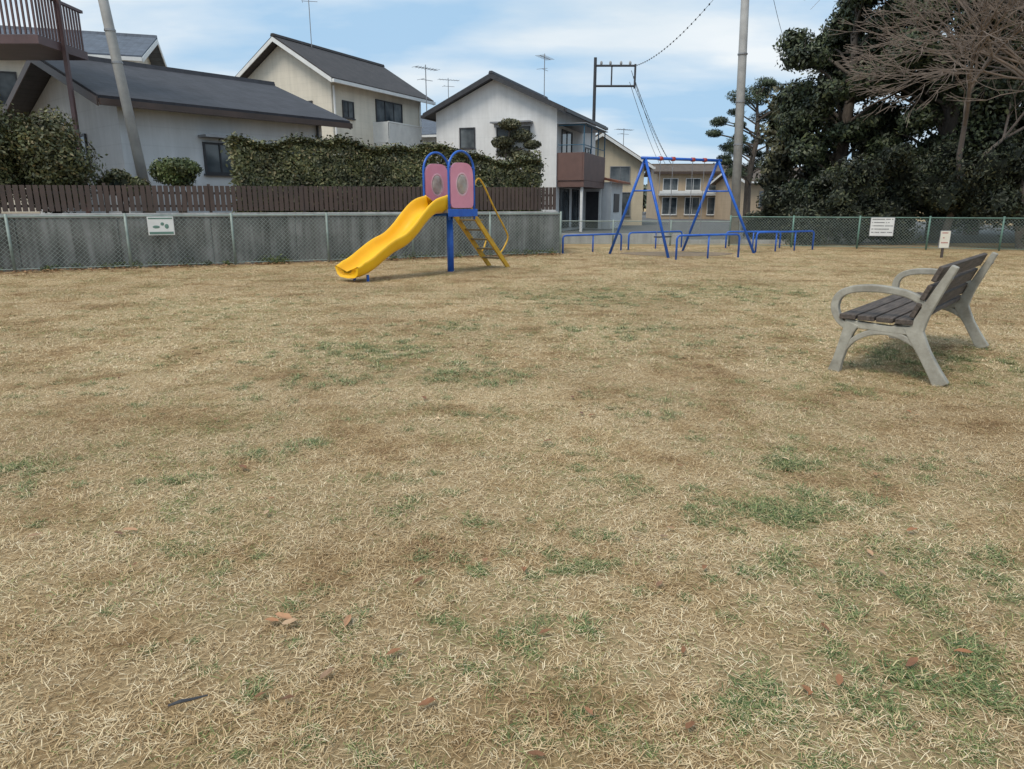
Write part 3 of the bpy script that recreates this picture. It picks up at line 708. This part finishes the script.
B.win('front',3.5,5.0,.9,.9); B.win('front',1.2,5.0,.7,.9); B.win('right',.7,5.2,.8,.75); B.win('right',3.2,4.6,2.2,1.7,2); B.win('right',1.6,2.0,1.6,1.2)
m=MB(); 
for i in range(28): m.box(5.5+.9,5.5+.93,3.0+i*.1,3.0+i*.1+.06,4.25,5.15)
m.box(5.5,5.5+.96,2.95,5.85,4.1,4.24); m.box(5.5+.88,5.5+.95,2.95,5.85,5.16,5.22); m.box(5.5,6.4,2.93,2.96,4.25,5.2); m.obj('balcony',mt['white'],B.e)
m=MB(); m.tube((5.56,.12,1),(5.56,.12,6.5),.05); m.tube((5.56,7.0,1),(5.56,7.0,6.5),.05); m.obj('drainpipes',mt['white'],B.e); B.done('dark')
C=House('white_gable_house',(-3.86,37.8),math.atan2(-.34,.94),6.4,8,0,5.8,7.25,'y',.5,wW,rC,'dark')
C.win('front',1.3,4.05,.85,1.0,0); C.win('front',3.3,3.75,1.75,1.35,1); C.win('front',1.2,1.6,1.4,1.1)
m=MB(); m.box(3.15,5.2,-.55,-.02,5.15,5.22); m.box(3.2,5.15,-.12,-.065,5.0,5.15); m.obj('awning',mt['grey'],C.e)
bp=M('brown_balcony_panel',(.17,.095,.08),(.13,.075,.065),2,.6)
m=MB(); m.box(6.4,7.75,.15,4.6,2.15,2.45); m.box(7.68,7.76,.1,4.65,2.46,3.75); m.box(6.4,7.67,.1,.18,2.46,3.75); m.box(6.4,7.67,4.57,4.65,2.46,3.75); m.obj('balcony',bp,C.e)
m=MB(); 
for y in (.14,1.6,3.1,4.6): m.tube((7.72,y,3.75),(7.72,y,5.0),.03)
m.tube((7.72,.14,4.1),(7.72,4.6,4.1),.02); m.tube((6.45,.14,4.1),(7.72,.14,4.1),.02); m.tube((6.45,.14,5.0),(7.72,.14,5.0),.03); m.tube((7.72,.14,5.0),(7.72,4.6,5.0),.03); m.obj('balcony_frame',M('teal_frame',(.05,.14,.22)),C.e)
m=MB(); m.prism([(.0,5.05),(4.8,5.05),(4.8,5.08),(0,5.08)],'x',6.42,7.85); m.obj('balcony_cover',mt['grey'],C.e)
C.win('right',.8,3.0,1.9,1.9,1); C.win('right',.6,.2,1.7,1.9,1); C.win('right',3.0,.2,1.2,1.9,0); C.win('right',5.6,3.2,1.2,1.2)
m=MB(); m.box(6.4,8.1,4.9,8.0,0,2.5); m.obj('entrance_wing',wW,C.e)
m=MB(); m.box(6.7,7.5,4.86,4.895,.05,2.0); m.box(8.105,8.14,5.6,7.0,.9,1.9); m.obj('entrance_doors',mt['dark'],C.e)
m=MB(); m.prism([(6.3,2.9),(8.5,2.45),(8.5,2.56),(6.3,3.02)],'y',4.7,8.3); m.obj('entrance_roof',M('red_brown_roof',(.34,.12,.06),(.24,.09,.05)),C.e)
m=MB(); m.box(7.55,7.67,.3,.42,0,2.14); m.box(7.55,7.67,4.3,4.42,0,2.14); m.obj('balcony_posts',mt['white'],C.e)
C.done('dark')
Dh=House('tan_gable_house',(2.9,47),0.0,5.6,8,0,3.85,5.55,'y',.5,wC,rD)
Dh.win('front',3.4,2.7,1.3,1.0); Dh.win('front',3.2,.6,1.6,1.5); Dh.done()
E=House('tan_apartment_house',(13.6,68),-.05,6.8,7,0,4.2,4.9,'x',.4,wT,rD,'brown')
for i in range(3):
    E.win('front',.5+i*2.1,2.6,1.4,1.1); E.win('front',.5+i*2.1,.4,1.4,1.6)
m=MB(); m.box(.1,6.7,-.8,-.02,2.15,2.3); m.box(.1,6.7,-.85,-.8,2.3,2.55); m.obj('balcony_slab',mt['white'],E.e); E.done('white')
G=House('brown_house',(19.5,60),0.1,6,7,0,3.2,4.2,'x',.5,wT,rD); G.win('front',1,1.2,1.6,1.2); G.win('front',3.6,1.2,1.2,1.2); G.done()
F=House('beige_upper_house',(-22.6,27.6),math.atan2(.30,.95),7.8,8,1.0,6.95,8.3,'x',.6,wB,rF)
F.win('front',5.8,5.2,.9,1.0); F.win('front',2.2,5.0,1.7,1.2); F.done('dark')
H=House('blue_roof_house',(-19.5,42),math.atan2(-.2,.98),9,8,1.0,6.6,8.4,'x',.6,wC,rF); H.win('front',6.4,5,1.2,1.0); H.done()
L_=House('balcony_house',(-20.5,15.7),0,7.6,2.5,1.0,7.2,7.9,'x',.4,wT,rD); L_.win('right',.5,4.8,1.4,1.8); 
m=MB(); m.box(7.6,10.45,.5,2.3,4.62,4.8); m.obj('balcony_floor',mt['brownpost'],L_.e)
m=MB(); 
for i in range(26): m.box(7.65+i*.11,7.69+i*.11,0.5,.53,4.81,5.62)
for i in range(15): m.box(10.42,10.45,.6+i*.11,.64+i*.11,4.81,5.62)
m.box(7.6,10.47,.48,.55,5.63,5.69); m.box(10.4,10.47,.551,2.3,5.63,5.69); m.obj('balcony_railing',mt['brownpost'],L_.e)
m=MB(); m.box(10.455,10.54,1.28,1.365,1.0,8.0); m.box(7.8,7.9,.6,.7,1,8); m.obj('balcony_posts',mt['brownpost'],L_.e)
m=MB(); m.box(8.05,10.7,.4,2.4,7.85,7.95); m.obj('balcony_roof',mt['brownpost'],L_.e); L_.done()

# ------------------------------------------------------------------ poles, wires, antennas
def upole(name,p0,p1,r0,r1,bt=(.3,.42,.55,.7)):
    e=empty(name); m=MB(); p0=Vector(p0); p1=Vector(p1); m.tube(p0,p1,r0,r1,16); m.obj('shaft',mt['pole'],e,True)
    m=MB(); 
    for t_ in bt: 
        q=p0.lerp(p1,t_); m.tube(q-Vector((0,0,.02)),q+Vector((0,0,.02)),r0+.004,n=16)
    m.obj('bands',mt['grey'],e); return e
upole('utility_pole',(-8.5,17.0,.9),(-9.35,17.0,9.2),.115,.095,(.42,.5))
p=upole('utility_pole',(7.62,24.5,-.1),(7.28,24.5,11),.155,.115)
m=MB(); m.box(6.3,8.4,24.3,24.4,9.4,9.5); m.obj('cross_arm',mt['grey'],p)
e=empty('steel_wire_frame_pole'); m=MB(); m.tube((5.5,50,0),(5.5,50,10.7),.13,.10,12); m.tube((5.5,50,10.2),(8.2,50,10.2),.07,n=8); m.tube((5.5,50,8.95),(8.2,50,8.95),.07,n=8); m.tube((8.15,50,8.8),(8.15,50,10.3),.07,n=8); m.tube((6.6,50,8.95),(6.6,50,10.2),.05,n=8)
m.obj('frame',mt['dark'],e)
m=MB(); 
for x in (5.9,6.5,7.2,7.8): m.ell((x,50,10.36),(.09,.09,.14),8,6)
m.obj('insulators',mt['pole'],e)
def wire(name,p0,p1,sag,r=.016,beads=0):
    e=MB(); P=[]; p0=Vector(p0);p1=Vector(p1)
    for i in range(25):
        t_=i/24; q=p0.lerp(p1,t_); q.z-=sag*4*t_*(1-t_); P.append(q)
    e.path(P,r,4,False)
    if beads:
        for i in range(1,beads):
            t_=i/beads; q=p0.lerp(p1,t_); q.z-=sag*4*t_*(1-t_); e.ell(q,(.035,.035,.045),6,4)
    e.obj(name,mt['dark'])
wire('power_line',(8.15,50,10.2),(7.9,24.4,9.5),.7,.010,34)
for i,(dx,dz) in enumerate(((0,0),(.5,.3),(-.3,-.5),(.9,-.2))): wire('power_line',(7.9+dx*.3,50,9.9-.35*i),(17+dx,80,5.2+dz),.5,.018,26 if i<2 else 0)
wire('power_line',(7.9,24.5,10.5),(14,20,13),.3,.010); wire('power_line',(7.7,24.5,9.6),(9.6,27,7),.2,.008)
def antenna(x,y,z0,h,s=1,a=0.3):
    e=empty('tv_antenna',(x,y,0),a); m=MB(); m.tube((0,0,z0),(0,0,z0+h),.022*s,n=6); m.tube((-.6*s,0,z0+h*.93),(.7*s,0,z0+h*.93),.015*s,n=5)
    for i in range(8): xx=-.6*s+i*.18*s; m.tube((xx,-.25*s,z0+h*.93),(xx,.25*s,z0+h*.93),.009*s,n=4)
    m.tube((-.3*s,-.3,z0+h*.7),(-.3*s,.3,z0+h*.7),.01*s,n=4); m.tube((-.3*s,0,z0+h*.7),(.4*s,0,z0+h*.7),.012*s,n=4); m.obj('antenna_rods',mt['grey'],e)
antenna(-9.6,36.5,8.3,3.3,1,.2); antenna(-4.4,38.5,5.8,2.4,1.1,.8); antenna(-3.9,46,7.2,1.6,1,.4); antenna(1.65,38.4,6.2,2.5,1,1.1); antenna(7.4,49,5.0,1.2,1,.5)
K_=House('grey_roof_house',(-8.5,52),math.atan2(-.3,.95),7,8,.5,6.0,7.4,'x',.5,wW,rF); K_.done()

# ------------------------------------------------------------------ light, sky, camera
sd_=Vector((-.35,-.42,.82)).normalized(); el=math.asin(sd_.z); az=math.atan2(sd_.x,sd_.y)
wd=bpy.data.worlds.new('World'); scene.world=wd; wd.use_nodes=True; nt=wd.node_tree; bg=nt.nodes['Background']
sky=N(nt,'ShaderNodeTexSky',sky_type='NISHITA'); sky.sun_disc=False; sky.sun_elevation=el; sky.sun_rotation=az%(2*math.pi); sky.altitude=20; sky.dust_density=2
gc=N(nt,'ShaderNodeTexCoord').outputs['Generated']; sp=N(nt,'ShaderNodeSeparateXYZ'); nt.links.new(gc,sp.inputs[0])
zz=math_(nt,'ADD',math_(nt,'ABSOLUTE',sp.outputs[2]),.22)
cx=math_(nt,'DIVIDE',sp.outputs[0],zz); cy=math_(nt,'DIVIDE',sp.outputs[1],zz)
cb=N(nt,'ShaderNodeCombineXYZ'); nt.links.new(cx,cb.inputs[0]); nt.links.new(cy,cb.inputs[1])
cn=noise(nt,mapping(nt,cb.outputs[0],(.9,1.6,1),(3.1,1.2,0)),1.15,6,.5)
fac=ramp(nt,[(.40,(.08,.08,.08)),(.60,(.95,.95,.95))],cn)
cn2=noise(nt,mapping(nt,cb.outputs[0],(1,1.7,1),(8,4,0)),1.3,5,.5)
cc=ramp(nt,[(.35,(6.9,8.0,8.9)),(.65,(9.0,9.5,9.8))],cn2)
base=mixc(nt,.85,sky.outputs[0],(4.1,6.6,9.2))
col=mixc(nt,fac,base,cc); nt.links.new(col,bg.inputs[0]); bg.inputs[1].default_value=.1
su=bpy.data.lights.new('sun','SUN'); su.energy=2.3; su.angle=R(24); su.color=(1,.92,.80)
so=bpy.data.objects.new('sun',su); scene.collection.objects.link(so); so.rotation_euler=sd_.to_track_quat('Z','Y').to_euler()
cam=bpy.data.cameras.new('camera'); co=bpy.data.objects.new('camera',cam); scene.collection.objects.link(co)
co.location=(0,0,1.3); co.rotation_euler=(R(90-14.4),0,0); cam.lens=24.6; cam.sensor_width=36; cam.clip_end=2000; cam.clip_start=.05
scene.camera=co
scene.view_settings.view_transform='Standard'; scene.view_settings.look='None'; scene.view_settings.exposure=0
